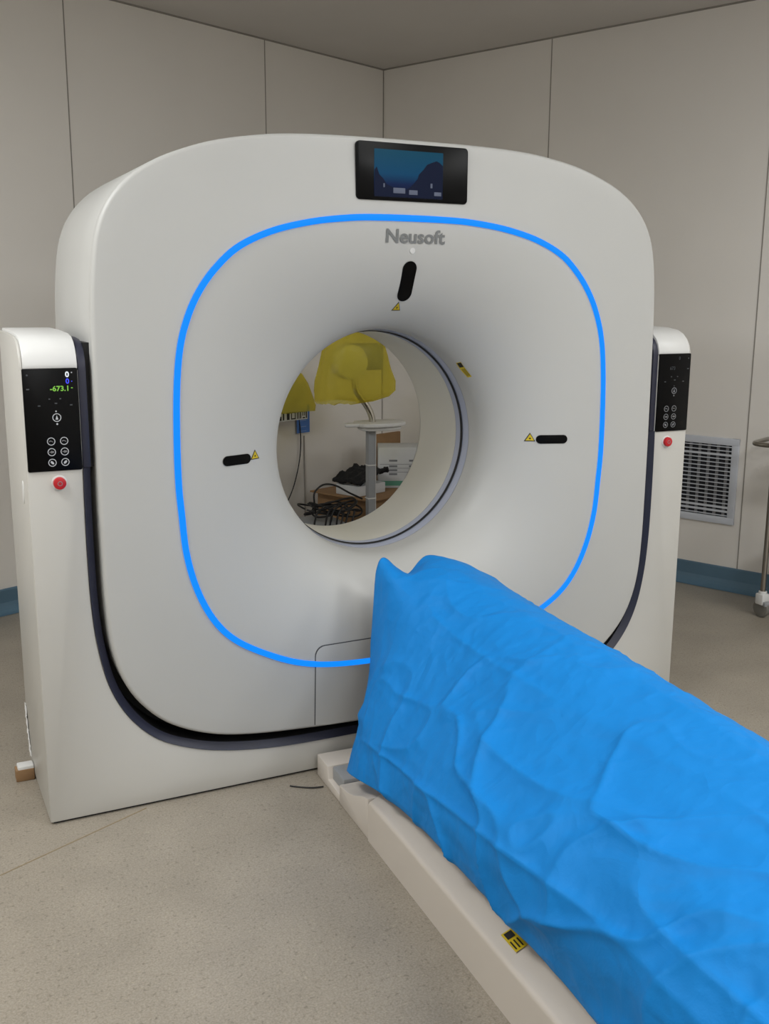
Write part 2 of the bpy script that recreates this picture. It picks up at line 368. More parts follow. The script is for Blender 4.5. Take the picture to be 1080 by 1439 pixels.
def ringpart(name, prof, mt, **kw):
    rr = [[pol(t, r, y) for t in TH] for r, y in prof]; vs, fs = loft(rr, True); return autosmooth(sp(meshobj(name, vs, fs, mt, sc, True, **kw)), 60)
ringpart('bore_liner', [(.3345, .5575), (.334, .55), (.333, .42), (.333, .305)], M['liner'])
ringpart('scan_window_band', [(.333, .304), (.3335, .30), (.337, .272), (.341, .236)], M['mylar'], label='blue-grey translucent scan window band')
ringpart('window_seam', [(.3345, .277), (.3325, .275), (.3325, .268), (.3355, .266)], M['dark'])
# blue ring light
rows = []
for dr, dy in ((-.0085, .004), (-.0085, -.003), (-.006, -.0045), (.006, -.0045), (.0085, -.003), (.0085, .004)):
    rows.append([pol(t, rG(t)+dr, YF+dy) for t in TH])
vs, fs = loft(rows, True); sp(meshobj('light_ring', vs, fs, M['bluering'], sc, True, label='glowing blue ring light'))

def on_face(dx, dz, off): return lambda a, b: (dx+a, fy(dx+a, dz+b)-off, dz+b)
def patch(name, poly, off, mt, parent=sc, label=None, rings=5, thick=.0):
    """filled outline following the cover's surface: concentric rings to the centroid"""
    c = (sum(p[0] for p in poly)/len(poly), sum(p[1] for p in poly)/len(poly)); n = len(poly); V = []; F = []
    for k in range(rings):
        f = 1-k/rings
        V += [(c[0]+(x-c[0])*f, fy(c[0]+(x-c[0])*f, c[1]+(z-c[1])*f)-off, c[1]+(z-c[1])*f) for x, z in poly]
    V.append((c[0], fy(*c)-off, c[1]))
    for k in range(rings-1):
        for j in range(n): F.append((k*n+j, k*n+(j+1) % n, (k+1)*n+(j+1) % n, (k+1)*n+j))
    for j in range(n): F.append(((rings-1)*n+j, (rings-1)*n+(j+1) % n, len(V)-1))
    base = len(V); V += [(x, fy(x, z)+.003, z) for x, z in poly]
    for j in range(n): F.append((j, (j+1) % n, base+(j+1) % n, base+j))
    o = autosmooth(meshobj(name, V, F, mt, parent, True, label), 40)
    if parent is sc: sp(o)
    return o
def capsule(cx, cz, hl, r, vert=False, n=14):
    pts = [((hl-r)*(1 if math.cos(a) >= 0 else -1)+r*math.cos(a), r*math.sin(a)) for a in [(-PI/2+PI*i/n) for i in range(n+1)]+[(PI/2+PI*i/n) for i in range(n+1)]]
    pts = [(hl-r+r*math.cos(-PI/2+PI*i/n), r*math.sin(-PI/2+PI*i/n)) for i in range(n+1)]+[(-(hl-r)+r*math.cos(PI/2+PI*i/n), r*math.sin(PI/2+PI*i/n)) for i in range(n+1)]
    return [(cx+(b if vert else a), cz+(a if vert else b)) for a, b in pts]
patch('laser_window', capsule(-.511, .946, .044, .0135), .0025, M['glass'])
patch('laser_window', capsule(.511, .946, .047, .0135), .0025, M['glass'])
patch('laser_window', capsule(.002, 1.421, .055, .0215, True), .0025, M['glass'])
patch('indicator_dot', [(.004+.008*math.cos(2*PI*i/20), 1.504+.008*math.sin(2*PI*i/20)) for i in range(20)], .002, M['white_pl'])
def tri(cx, cz, s, rot=0):
    P = [(0, s*.62), (-s*.58, -s*.38), (s*.58, -s*.38)]; out = []
    for i in range(3):
        a, b = P[i], P[(i+1) % 3]
        for k in range(4): out.append((a[0]+(b[0]-a[0])*k/4, a[1]+(b[1]-a[1])*k/4))
    c, s_ = math.cos(rot), math.sin(rot); return [(cx+x*c-z*s_, cz+x*s_+z*c) for x, z in out]
for x, z, s, rot in ((-.452, .951, .026, 0), (.447, .95, .026, 0), (-.008, 1.349, .024, rad(0))):
    t = patch('warning_triangle', tri(x, z, s, rot), .0015, M['blackprint'])
    f = patch('triangle_face', tri(x, z, s*.78, rot), .0022, M['yellow'], parent=t, label='yellow face')
    b = patch('laser_mark', [(x+.0032*math.cos(a)*(1 if i % 2 else .5), z-.001+.0032*math.sin(a)*(1 if i % 2 else .5)) for i, a in enumerate([2*PI*i/16 for i in range(16)])], .0028, M['blackprint'], parent=t)
def quad(P, n=5):
    return [(P[i][0]+(P[(i+1) % 4][0]-P[i][0])*k/n, P[i][1]+(P[(i+1) % 4][1]-P[i][1])*k/n) for i in range(4) for k in range(n)]
LBL = (.2723, 1.1588); la = rad(-50)
def lq(w, h, ox=0, oz=0):
    c, s = math.cos(la), math.sin(la); return quad([(LBL[0]+(x+ox)*c-(z+oz)*s, LBL[1]+(x+ox)*s+(z+oz)*c) for x, z in ((-w, -h), (w, -h), (w, h), (-w, h))])
lb = patch('warning_label', lq(.030, .0030), .0015, M['yellow'], label='yellow laser warning label')
patch('label_header', lq(.009, .0025, -.019), .0022, M['blackprint'], parent=lb)
for oz in (-.0016, .0, .0016): patch('print_line', lq(.014, .0003, .011, oz), .0022, M['blackprint'], parent=lb)
sp(text_on('brand_lettering', 'Neusoft', .0505, on_face(.009, 1.540, .002), M['greytext'], sc, bold=.0013, sx=1.12, label='grey raised lettering'))
# access panel at the lower edge of the cover
def accpoly(hw, zt, r, grow=0):
    P = []
    n = 14
    for i in range(n+1): x = -hw-grow+2*(hw+grow)*i/n; P.append((x, .146-grow*0))
    P[0] = (-hw-grow, .152); P[-1] = (hw+grow, .152)
    for i in range(1, 7): P.append((hw+grow, .152+(zt-r-.152)*i/6))
    for i in range(1, 7): a = PI/2*i/6; P.append((hw+grow-r+r*math.cos(a), zt+grow-r+r*math.sin(a)))
    for i in range(1, 12): P.append((hw+grow-r-2*(hw+grow-r)*i/12, zt+grow))
    for i in range(0, 7): a = PI/2+PI/2*i/6; P.append((-hw-grow+r+r*math.cos(a), zt+grow-r+r*math.sin(a)))
    for i in range(1, 6): P.append((-hw-grow, zt-r-(zt-r-.152)*i/6))
    return P
patch('access_panel_gasket', accpoly(.300, .392, .03, .0028), .0010, M['line'], rings=14, label='thin dark joint around the access panel')
ap = patch('access_panel', accpoly(.300, .392, .03), .0022, M['shell'], rings=14)
# the display at the top
def rrect(x0, z0, x1, z1, r, n=5):
    out = []
    for cx, cz, a0 in ((x1-r, z1-r, 0), (x0+r, z1-r, PI/2), (x0+r, z0+r, PI), (x1-r, z0+r, 1.5*PI)):
        for i in range(n+1): a = a0+PI/2*i/n; out.append((cx+r*math.cos(a), cz+r*math.sin(a)))
    return out
scr = sp(prism('display', rrect(-.171, 1.634, .171, 1.784, .011), -.016, .002, 'y', M['glass'], sc, .0015, label='black glass display'))
pm = bpy.data.materials.new('display_picture'); pm.use_nodes = True; n = pm.node_tree.nodes; l = pm.node_tree.links; b = n['Principled BSDF']
b.inputs['Base Color'].default_value = (.001, .002, .003, 1); b.inputs['Roughness'].default_value = .3; b.inputs['Specular IOR Level'].default_value = .1
tc = n.new('ShaderNodeTexCoord'); sx = n.new('ShaderNodeSeparateXYZ'); l.new(tc.outputs['Generated'], sx.inputs[0])
rp = n.new('ShaderNodeValToRGB'); e = rp.color_ramp.elements; e[0].position = .05; e[0].color = lin((6, 12, 32)); e[1].position = .95; e[1].color = lin((8, 62, 84))
q = rp.color_ramp.elements.new(.28); q.color = lin((6, 24, 62)); q = rp.color_ramp.elements.new(.5); q.color = lin((4, 60, 92))
l.new(sx.outputs['Z'], rp.inputs['Fac']); l.new(rp.outputs[0], b.inputs['Emission Color']); b.inputs['Emission Strength'].default_value = 1
M['pic'] = pm
M['rock'] = mat('picture_rock', (2, 4, 10), .4, spec=.1, emit=(8, 18, 44), es=.8, nscale=10, namt=.1)
M['pictxt'] = mat('picture_text', (60, 66, 84), .4, emit=(70, 78, 96), es=.55, nscale=40, namt=.3)
pic = prism('screen_image', rrect(-.119, 1.643, .091, 1.766, .002), -.0168, -.0155, 'y', pm, scr, label='teal underwater picture')
rk = [(.001, 1.682), (.012, 1.694), (.016, 1.706), (.030, 1.719), (.041, 1.733), (.056, 1.739), (.070, 1.744), (.080, 1.740), (.0905, 1.732), (.0905, 1.645), (-.01, 1.645), (-.03, 1.662), (-.012, 1.67)]
prism('rock_shape', rk, -.0174, -.0166, 'y', M['rock'], scr)
rk = [(-.1185, 1.645), (-.1185, 1.712), (-.112, 1.72), (-.104, 1.7), (-.092, 1.69), (-.082, 1.676), (-.06, 1.668), (-.03, 1.662), (-.01, 1.645)]
prism('rock_shape', rk, -.0174, -.0166, 'y', M['rock'], scr)
for x0, x1, z0, z1 in ((-.062, -.026, 1.654, 1.668), (-.014, .012, 1.652, 1.664), (.052, .058, 1.672, 1.684), (.064, .086, 1.652, 1.662), (-.092, -.088, 1.668, 1.678)):
    prism('picture_text', [(x0, z0), (x1, z0), (x1, z1), (x0, z1)], -.0178, -.0172, 'y', M['pictxt'], scr)

# stand: U-shaped yoke
YS, YB = .010, .43
bc = catmull([(x, 0, z) for x, z in bandh], 8)            # right side downwards
bR = [(p.x, p.z) for p in bc]; inner = [(.915, 1.2)]+bR; inner = inner+[(-x, z) for x, z in inner[-2::-1]]
poly = [(1.05, .006), (1.05, 1.2)]+inner+[(-1.05, 1.2), (-1.05, .006)]
stand = sp(prism('stand', poly, YS, YB, 'y', M['shell2'], sc, .004))
sp(box('plinth_shadow', (-1.042, .018, 0), (1.042, YB-.01, .0062), M['dark'], sc, label='dark inset plinth painted as the shadow line under the stand'))  # near-black colour paints the shadow line where the stand meets the floor
# navy inlay along the inner edge, then the dark gap
def inset(P, d):
    out = []
    for i, p in enumerate(P):
        a = P[max(i-1, 0)]; b = P[min(i+1, len(P)-1)]; tx, tz = b[0]-a[0], b[1]-a[1]; L = math.hypot(tx, tz) or 1
        out.append((p[0]+tz/L*d, p[1]-tx/L*d))
    return out
full = [(.915, .952)]+[q for q in bR if q[1] < .95]; full = full+[(-x, z) for x, z in full[-2::-1]]
# direction: going down on the right -> inward is towards -x
def chk(P, d): return inset(P, d)
ins = chk(full, .02)
if ins[0][0] > full[0][0]: ins = chk(full, -.02); ins2 = chk(full, -.075); insm = chk(full, -.001)
else: ins2 = chk(full, .075); insm = chk(full, .001)
rows = [[(x, YS-.001, z) for x, z in full], [(x, YS-.003, z) for x, z in insm], [(x, .024, z) for x, z in ins]]
vs, fs = loft(rows); sp(autosmooth(meshobj('navy_trim', vs, fs, M['navy'], sc, True, label='navy blue inlay'), 60))
rows = [[(x, .024, z) for x, z in ins], [(x, .12, z) for x, z in ins], [(x, .12, z) for x, z in ins2]]
vs, fs = loft(rows); sp(meshobj('gap_liner', vs, fs, M['dark'], sc, False, label='black gap around the head'))
capp = [(YS, 1.2), (.0105, 1.212), (.016, 1.232), (.027, 1.250), (.045, 1.266), (.07, 1.277), (.12, 1.284), (.25, 1.288), (YB, 1.29), (YB, 1.2)]
trp = [(YS+.002, .952), (YS+.002, 1.2), (.014, 1.214), (.020, 1.232), (.032, 1.247), (.05, 1.260), (.08, 1.269), (.14, 1.273), (YB, 1.278), (YB, .952)]
def control_panel(sgn):
    xa, xb = (.9155, 1.05)
    X = lambda a: a*sgn
    c = sp(prism('console_cap', capp, X(xa), X(1.044), 'x', M['white_pl'], sc, .003, label='rounded white console cap'))
    sd = [(y+.0035 if y < YB else y, z-.006 if z > 1.2 else .02) for y, z in capp]
    sp(prism('side_panel', sd, X(1.0445), X(1.0515), 'x', M['shell2'], sc, .0015))
    sp(prism('console_trim', trp, X(.895), X(.9145), 'x', M['navy'], sc, .002, label='navy blue console edge'))
    sp(box('console_gap', (min(X(.876), X(.895)), .04, .95), (max(X(.876), X(.895)), .3, 1.262), M['dark'], sc))
    xs = sorted((X(.917), X(1.0475)))
    pn = sp(prism('control_panel', rrect(xs[0], .949, xs[1], 1.2025, .004), YS-.004, YS+.003, 'y', M['glass'], sc, .001, label='black glass control panel'))
    Y = YS-.0046
    kx = -.972 if sgn < 0 else .984
    bm_ = M['ring'] if sgn < 0 else M['dimring']
    def circ(name, x, z, r, w, mt):
        n = 28; rows = []
        for rr, y in ((r, Y+.002), (r, Y), (r-w, Y), (r-w, Y+.002)): rows.append([(x+rr*math.cos(2*PI*i/n), y, z+rr*math.sin(2*PI*i/n)) for i in range(n)])
        vs, fs = loft(rows, True); return meshobj(name, vs, fs, mt, pn, False)
    circ('knob_ring', kx, 1.082, .0105, .0018, bm_)
    P = {'knob_mark': [(kx, 1.088), (kx+.0022, 1.081), (kx+.0032, 1.077), (kx-.0032, 1.077), (kx-.0022, 1.081)]}
    prism('knob_mark', P['knob_mark'], Y, Y+.002, 'y', bm_, pn)
    def dot(x, z, r, mt, name='dot'): prism(name, [(x+r*math.cos(2*PI*i/12), z+r*math.sin(2*PI*i/12)) for i in range(12)], Y, Y+.002, 'y', mt, pn)
    dot(kx, 1.066, .0022, bm_); dot(kx-.001, 1.0975, .0018, bm_ if sgn < 0 else M['faint'])
    bx = (-.989, -.958) if sgn < 0 else (.956, .988)
    for j, z in enumerate((1.0235, .997, .9705)):
        for i, x in enumerate(bx):
            circ('button_ring', x, z, .0098, .0017, bm_)
            if j == 0: q = [(x-.005, z+.001), (x-.001, z+.0025), (x+.005, z-.001), (x+.005, z-.0025), (x-.001, z+.0005), (x-.005, z-.0015)]
            elif j == 1: q = [(x-.0055, z-.001), (x-.0015, z-.001), (x-.0015, z-.0035), (x+.002, z-.0025), (x+.0055, z-.0018), (x+.0055, z+.0018), (x+.002, z+.0025), (x-.0015, z+.0035), (x-.0015, z+.001), (x-.0055, z+.001)]
            else: s = 1 if i else -1; q = [(x-.003*s, z-.0045), (x+.001*s, z-.0035), (x+.0045*s, z+.001), (x+.003*s, z+.0045), (x-.001*s, z+.003), (x-.004*s, z-.001)]
            prism('button_symbol', q, Y, Y+.0015, 'y', bm_ if (j == 2) else M['stripe'], pn)
    F = lambda x, z: (lambda a, b: (x+a, Y-.0002, z+b))
    if sgn < 0:
        text_on('angle_readout', '0', .0185, F(-.942, 1.1865), M['digw'], pn, .0006)
        dot(-.931, 1.1915, .0016, M['ring'])
        text_on('tilt_readout', '0', .0175, F(-.942, 1.170), M['digb'], pn, .0004)
        dot(-.9315, 1.170, .0012, M['digb'])
        text_on('position_readout', '-673.1', .0175, F(-.961, 1.1525), M['digg'], pn, .0004, sx=1.06)
        prism('unit_mark', [(-.934, 1.153), (-.930, 1.153), (-.930, 1.155), (-.934, 1.155)], Y, Y+.001, 'y', M['digg'], pn)
    else:
        text_on('position_readout', '673', .015, F(.972, 1.155), M['faint'], pn, .0)
        text_on('angle_readout', '0', .014, F(.999, 1.187), M['faint'], pn, .0)
    def dash(x, z, w=.004, h=.0014): prism('scale_mark', [(x-w, z-h), (x+w, z-h), (x+w, z+h), (x-w, z+h)], Y, Y+.001, 'y', M['faint'], pn)
    mx = (lambda x: x) if sgn < 0 else (lambda x: kx+(x+.972))
    for x, z, w in ((-.987, 1.128, .002), (-.961, 1.128, .002), (-1.012, 1.112, .003), (-.936, 1.112, .003), (-.972, 1.117, .003)): dash(mx(x), z, w)
    ox = -1.036 if sgn < 0 else 1.037
    dot(ox, 1.187, .0022, M['faint']); dash(ox, 1.153, .0035)
    rx, rz = (-.975, .918) if sgn < 0 else (.968, .914)
    e = sp(cyl('emergency_stop', (rx, YS-.006, rz), .0155, .014, 'y', M['red'], sc, 36, .003, label='round red emergency stop button'))
    cc = sp(cyl('button_collar', (rx, YS-.0005, rz), .0195, .004, 'y', M['white_pl'], sc, 36, .001))
    vs = []
    n = 20; rows = [[(rx+r*math.cos(2*PI*i/n), y, rz+r*math.sin(2*PI*i/n)) for i in range(n)] for r, y in ((.006, YS-.0125), (.006, YS-.0137), (.0045, YS-.0137), (.0045, YS-.0125))]
    vs, fs = loft(rows, True); meshobj('stop_symbol', vs, fs, M['dimring'], e)
control_panel(-1); control_panel(1)
# details on the left flank
def oval(name, x, y, z, ry, rz_, mt, label=None):
    n = 24; poly = [(y+ry*math.cos(2*PI*i/n), z+rz_*math.sin(2*PI*i/n)) for i in range(n)]
    return sp(prism(name, poly, x-.0035, x+.004, 'x', mt, sc, .002, label))
oval('grip_highlight', -1.05, .10, .885, .014, .03, M['white_pl'], 'white oval painted as the highlight of a grip on the flank')  # white oval paints the highlight of the recessed side grip

# crinkled tape on the stand's flank and a small bracket at its foot
bm = bmesh.new()
rows = []
for i in range(26):
    row = []
    for j in range(7):
        y = .40-.0+(j-3)*.010; z = .03+.26*i/25
        y = .425-.055*(1-i/25)+(j-3)*.005*(1+.3*noise.noise(Vector((i*.5, 3, 1)))); z = .05+.14*i/25
        x = -1.0512-.006*abs(noise.noise(Vector((i*.45, j*.7, 2.2))))-.001
        row.append((x, y, z))
    rows.append(row)
vs, fs = loft(rows); o = meshobj('plastic_film', vs, fs, M['white_pl'], None, False)
s = o.modifiers.new('s', 'SOLIDIFY'); s.thickness = .001; s.offset = 0
tag(o, 'crinkled strip of clear tape stuck to the left flank of the stand near the floor', 'tape')
o.location = (0, 0, 0)
br = thing('floor_bracket', 'small white bracket on the floor at the left flank of the scanner stand', 'bracket', (-1.085, .33, 0))
box('bracket_body', (-.012, -.022, .006), (.033, .018, .044), M['white_pl'], br, .004)
box('bracket_foot', (-.018, -.024, 0), (.033, .014, .036), M['card'], br, .003, label='brown inner block')

# ------------------------------------------------------------------ patient table
tb = thing('patient_table', 'long white patient table base running from the scanner, covered by the blue drape', 'patient table', (0, -.02, 0), rotz=0)
TY = rad(-3.0)   # slight skew of the table against the gantry
def tw(v): return Vector((v[0]+.052*v[1], v[1]+.02, v[2]))       # table space -> shear-free small rotation, local to tb
ca, sa = math.cos(-TY*1), math.sin(-TY*1)
tb.rotation_euler = (0, 0, 0)
def rot(v):
    x, y, z = v; a = rad(-2.98); return Vector((x*math.cos(a)-y*math.sin(a), x*math.sin(a)+y*math.cos(a)+.0, z))
HW = .300
# low end block with its step, sill and grey insert (side profile in y,z)
end = [(-.012, 0), (-.012, .066), (-.102, .066), (-.107, .028), (-.198, .024), (-.198, 0)]
prism('end_block', end, -HW, HW, 'x', M['beige'], tb, .004, xf=rot)
gi = [(-.108, .026), (-.108, .066), (-.196, .064), (-.196, .03)]
ins_ = prism('grey_insert', gi, -HW+.014, HW-.014, 'x', M['greyinset'], tb, .003, xf=rot, label='grey inset block')
crv = [(-.2, 0), (-.2, .056), (-.235, .058), (-.27, .064), (-.31, .076), (-.35, .094), (-.385, .108), (-.412, .114), (-.412, 0)]
prism('curved_shoulder', crv, -HW-.001, HW+.001, 'x', M['beige'], tb, .004, xf=rot)
# long main base: rounded cross-section (x,z) lofted along y
def base_sec(hw, h):
    P = [(-hw, 0), (-hw, .02), (-hw, h*.5), (-hw, h-.02)]
    for i in range(0, 6):
        a = rad(70)*i/5; P.append((-hw+.014*(1-math.cos(a)), h-.016+.014*math.sin(a)))
    P += [(-hw+.03, h+.008), (-hw+.06, h+.022), (-hw+.10, h+.032), (-.1, h+.036)]
    return P+[(-x, z) for x, z in P[::-1]]
rows = [[rot((x, y, z)) for x, z in base_sec(.302, h)] for y, h in ((-.4155, .112), (-.43, .120), (-.6, .122), (-.9, .122), (-1.3, .122), (-1.8, .122), (-2.42, .122))]
vs, fs = loft(rows, True); n = len(rows[0]); fs += [tuple(range(n)), tuple(range(len(vs)-n, len(vs)))]
autosmooth(meshobj('base_housing', vs, fs, M['beige'], tb, True), 50)
box('base_joint', (-.296, -.42, 0), (.296, -.41, .10), M['line'], tb, xf=rot)
# lift column and cradle hidden by the drape
box('lift_column', (-.12, -1.9, .15), (.12, -.5, .37), M['beige'], tb, .03, xf=rot)
cr = []
for i in range(13):
    a = PI*(-.5+i/12)
    cr.append((.02+.115*math.sin(a), .475-.04*math.cos(a)))
cr = cr+[(.02+(x-.02)*.92, z+.012) for x, z in cr[::-1]]
box('cradle_beam', (-.07, -2.25, .37), (.11, -.19, .435), M['grey_pl'], tb, .02, xf=rot)
prism('cradle', cr, -2.25, -.18, 'y', M['white_pl'], tb, 0, xf=rot)
prism('mattress', [(.02+(x-.02)*.88, z+.016) for x, z in cr[:13]]+[(.09, .515), (.02, .525), (-.06, .51)], -2.22, -.2, 'y', M['cloth'], tb, .006, xf=rot, label='black mattress')
# warning label on the rounded shoulder of the base
def sh(a, b):
    return Vector(rot((-.302+.008+.060*b, a, .1225+.0245*b**.8)))
def strip(name, a0, a1, b0, b1, mt, par, lift=0, label=None):
    rows = [[sh(a0+(a1-a0)*i/4, b0+(b1-b0)*j/5)+Vector((-lift, 0, lift)) for j in range(6)] for i in range(5)]
    vs, fs = loft(rows); return meshobj(name, vs, fs, mt, par, True, label)
wl = strip('warning_label', -1.125, -1.065, .25, .68, M['yellow'], tb, label='yellow warning label')
strip('label_triangle', -1.088, -1.069, .32, .60, M['blackprint'], wl, .0006)
for b0 in (.31, .43, .55): strip('print_line', -1.12, -1.095, b0, b0+.05, M['blackprint'], wl, .0006)

# ------------------------------------------------------------------ the drape
R0 = [(-.300, -.235, .108), (-.235, -.185, .22), (-.186, -.135, .335), (-.166, -.108, .44), (-.137, -.10, .652), (-.06, -.105, .603), (.013, -.10, .650), (.105, -.10, .617), (.19, -.10, .545), (.225, -.10, .32), (.25, -.12, .15)]
R1 = [(-.322, -.33, .138), (-.288, -.315, .225), (-.245, -.29, .335), (-.197, -.262, .452), (-.143, -.27, .566), (-.06, -.23, .634), (.03, -.19, .652), (.115, -.19, .622), (.195, -.19, .55), (.225, -.2, .32), (.25, -.22, .15)]
R2 = [(-.320, -.52, .170), (-.312, -.50, .230), (-.285, -.48, .305), (-.220, -.46, .40), (-.140, -.45, .515), (-.045, -.44, .60), (.06, -.43, .630), (.145, -.43, .597), (.2, -.43, .53), (.22, -.43, .3), (.245, -.44, .14)]
R3 = [(-.333, -.73, .196), (-.338, -.73, .245), (-.328, -.73, .305), (-.262, -.72, .40), (-.16, -.71, .50), (-.05, -.70, .588), (.06, -.69, .617), (.14, -.69, .588), (.19, -.69, .52), (.212, -.69, .3), (.23, -.7, .13)]
R4 = [(-.343, -1.0, .196), (-.353, -1.0, .25), (-.352, -1.0, .325), (-.28, -1.0, .42), (-.175, -1.0, .505), (-.07, -1.0, .573), (.045, -1.0, .605), (.125, -1.0, .575), (.175, -1.0, .50), (.2, -1.0, .3), (.215, -1.0, .12)]
R5 = [(-.352, -1.38, .182), (-.370, -1.38, .26), (-.370, -1.38, .36), (-.295, -1.38, .455), (-.19, -1.38, .52), (-.09, -1.38, .57), (.022, -1.38, .598), (.11, -1.38, .57), (.165, -1.38, .49), (.185, -1.38, .3), (.2, -1.38, .12)]
LOW = (0, 0, .1, .35, .7, 1, 1, 1, .9, .4, 0)
R2, R3, R4, R5 = [[(x, y, z-d*w) for (x, y, z), w in zip(R_, LOW)] for R_, d in ((R2, .016), (R3, .022), (R4, .026), (R5, .034))]
def sh_row(R, y, dx): return [(x+dx, y, z) for x, _, z in R]
R6 = sh_row(R5, -1.8, -.02); R7 = sh_row(R5, -2.3, -.045)
ctrl = [R0, R1, R2, R3, R4, R5, R6, R7]
cols = [catmull(r, 24) for r in ctrl]                      # along the section
nu = len(cols[0]); seg = [30, 56, 56, 62, 76, 66, 50]
NR = sum(seg)+1
grid = [[None]*nu for _ in range(NR)]
for j in range(nu):
    P = [cols[i][j] for i in range(8)]; r = 0
    for i in range(7):
        a, b, c, d = P[max(i-1, 0)], P[i], P[i+1], P[min(i+2, 7)]
        L = (c-b).length; ma = (c-a)*(.5 if i else 1); mb = (d-b)*(.5 if i < 6 else 1)
        if i: ma = (c-a)*(c-b).length/((c-b).length+(b-a).length+1e-9)
        if i < 6: mb = (d-b)*(c-b).length/((c-b).length+(d-c).length+1e-9)
        for k in range(seg[i]):
            t = k/seg[i]; h1 = 2*t**3-3*t*t+1; h2 = t**3-2*t*t+t; h3 = -2*t**3+3*t*t; h4 = t**3-t*t
            grid[r][j] = b*h1+ma*h2+c*h3+mb*h4; r += 1
    grid[NR-1][j] = P[7]
def facet(q, k, seed):      # F1 distance: cones that meet in sharp ridges, like crumpled paper
    w = noise.noise_vector(q*k*.8+Vector((seed, 0, 0)))*.45
    return noise.voronoi(q*k+w+Vector((seed, seed, 0)))[0][0]
def wr(p, j):
    q = p
    # long soft folds, sharp crumples in patches, fine crinkle
    a = 1-abs(noise.noise(Vector((q.x*3.0+q.y*2.0, q.y*1.5-q.x*2.0, q.z*3.0))))*2
    r1 = 1-abs(noise.noise(Vector((q.x*5-q.y*3+5, q.y*3.4+q.x*3, q.z*5+2))))*2.2
    c = noise.noise(Vector((q.x*2.5+9, q.y*2.4, q.z*2.5)))
    msk = .25+.9*max(0, noise.noise(q*2.2+Vector((4, 7, 1)))+.25)
    f1 = facet(Vector((q.x*1.0, q.y*.75, q.z)), 6.5, 3)
    f2 = facet(q, 15, 8)
    u = j/(nu-1); top = 1-.75*math.exp(-((u-.66)/.12)**2)
    f3 = facet(Vector((q.x, q.y*1.2, q.z)), 32, 5)
    l1 = 1-abs(noise.noise(Vector((q.x*6+q.z*5, q.y*1.6, q.z*2))))*3.2
    low = 1.7 if u < .30 else max(1, 1.7-(u-.30)*3.5)
    low = .45+(low-.45)*min(1, max(0, (-q.y-.15)/.7))
    return low*top*(.010*max(a, 0)**5+.008*max(r1, 0)**6+.006*c+.006*max(l1, 0)**3)+msk*((.017*f1**1.6)*top+.010*f2**1.3+.0040*f3**1.2)
out = [[None]*nu for _ in range(NR)]
for i in range(NR):
    for j in range(nu):
        p = grid[i][j]
        du = grid[i][min(j+1, nu-1)]-grid[i][max(j-1, 0)]; dv = grid[min(i+1, NR-1)][j]-grid[max(i-1, 0)][j]
        nn = du.cross(dv); nn = -nn.normalized() if nn.length > 1e-9 else Vector((0, 0, 1))
        w = wr(p, j); e = min(1, i/18)
        hem = min(1, min(j, nu-1-j)/10)
        out[i][j] = p+nn*w*(.35+.65*e)*(.35+.65*hem)
nrm = 0
vs, fs = loft(out)
dr = meshobj('surgical_drape', vs, fs, M['drape'], None, True)
s = dr.modifiers.new('thick', 'SOLIDIFY'); s.thickness = .0012; s.offset = 0
tag(dr, 'crumpled bright blue non-woven sheet draped over the patient table', 'drape')

# ------------------------------------------------------------------ air vent on the right wall
vt = thing('air_vent', 'grey louvred return air grille low on the right wall', 'vent', room(0, 1.97, .525))
vt.rotation_euler = (0, 0, 0)
def vw(s, n, z): return room(n, 1.97+s, z)-Vector(vt.location)
def vbox(name, s0, s1, n0, n1, z0, z1, mt, label=None, bev=0): return box(name, (s0, n0, z0), (s1, n1, z1), mt, vt, bev, xf=lambda c: vw(c.x, c.y, c.z), label=label)
hs, z0, z1 = .287, .317, .733
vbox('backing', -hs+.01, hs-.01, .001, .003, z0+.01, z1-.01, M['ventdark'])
F_ = .034
fr = [vbox('frame', -hs, hs, .001, .014, z0, z0+F_, M['alu'], bev=.002), vbox('frame', -hs, hs, .001, .014, z1-F_, z1, M['alu'], bev=.002),
      vbox('frame', -hs, -hs+F_, .001, .0135, z0, z1, M['alu'], bev=.002), vbox('frame', hs-F_, hs, .001, .0135, z0, z1, M['alu'], bev=.002)]
ns = 18
for i in range(ns):
    z = z0+F_+.008+(z1-z0-2*F_-.016)*i/(ns-1); th = .0022 if i not in (1, 2, 15) else .005
    vbox('slat', -hs+F_-.002, hs-F_+.002, .008, .0125, z-th, z+th, M['alu'])
for i in range(11):
    s = -hs+F_+(2*hs-2*F_)*(i+.5)/11; vbox('rear_slat', s-.007, s+.007, .0035, .0065, z0+.02, z1-.02, M['ventdark'] if 0 else M['stripe'])

# ------------------------------------------------------------------ steel trolley at the right edge
TP = Vector((2.06, .565, 0))
tr = thing('instrument_trolley', 'stainless steel trolley on casters by the right wall, cut by the frame', 'trolley', TP)
TW, TL = .38, .62
ux = Vector((math.cos(PH), math.sin(PH), 0)); uy = DR     # across (towards the wall), along the wall towards the viewer
def tp(a, b, z): return ux*a+uy*b+Vector((0, 0, z))
TW = .30
for a in (0, TW):
    for b_ in (0, TL):
        tube('post', [tp(a, b_, .115), tp(a, b_, .80)], .0115, M['steel'], tr, 14)
        cs = cyl('caster', tuple(tp(a, b_, .041)), .041, .022, 'x', M['wheel'], tr, 28, .004)
        hb = box('caster_fork', (-.022, -.022, .058), (.022, .022, .108), M['white_pl'], cs, .006, xf=lambda c, a=a, b_=b_: c+tp(a, b_, 0), label='white caster housing')
        cyl('caster_collar', tuple(tp(a, b_, .112)), .018, .012, 'z', M['white_pl'], cs, 20, .002)
        box('brake_pedal', (-.018, -.036, .055), (.018, -.020, .075), M['grey_pl'], cs, .003, xf=lambda c, a=a, b_=b_: c+tp(a, b_, 0))
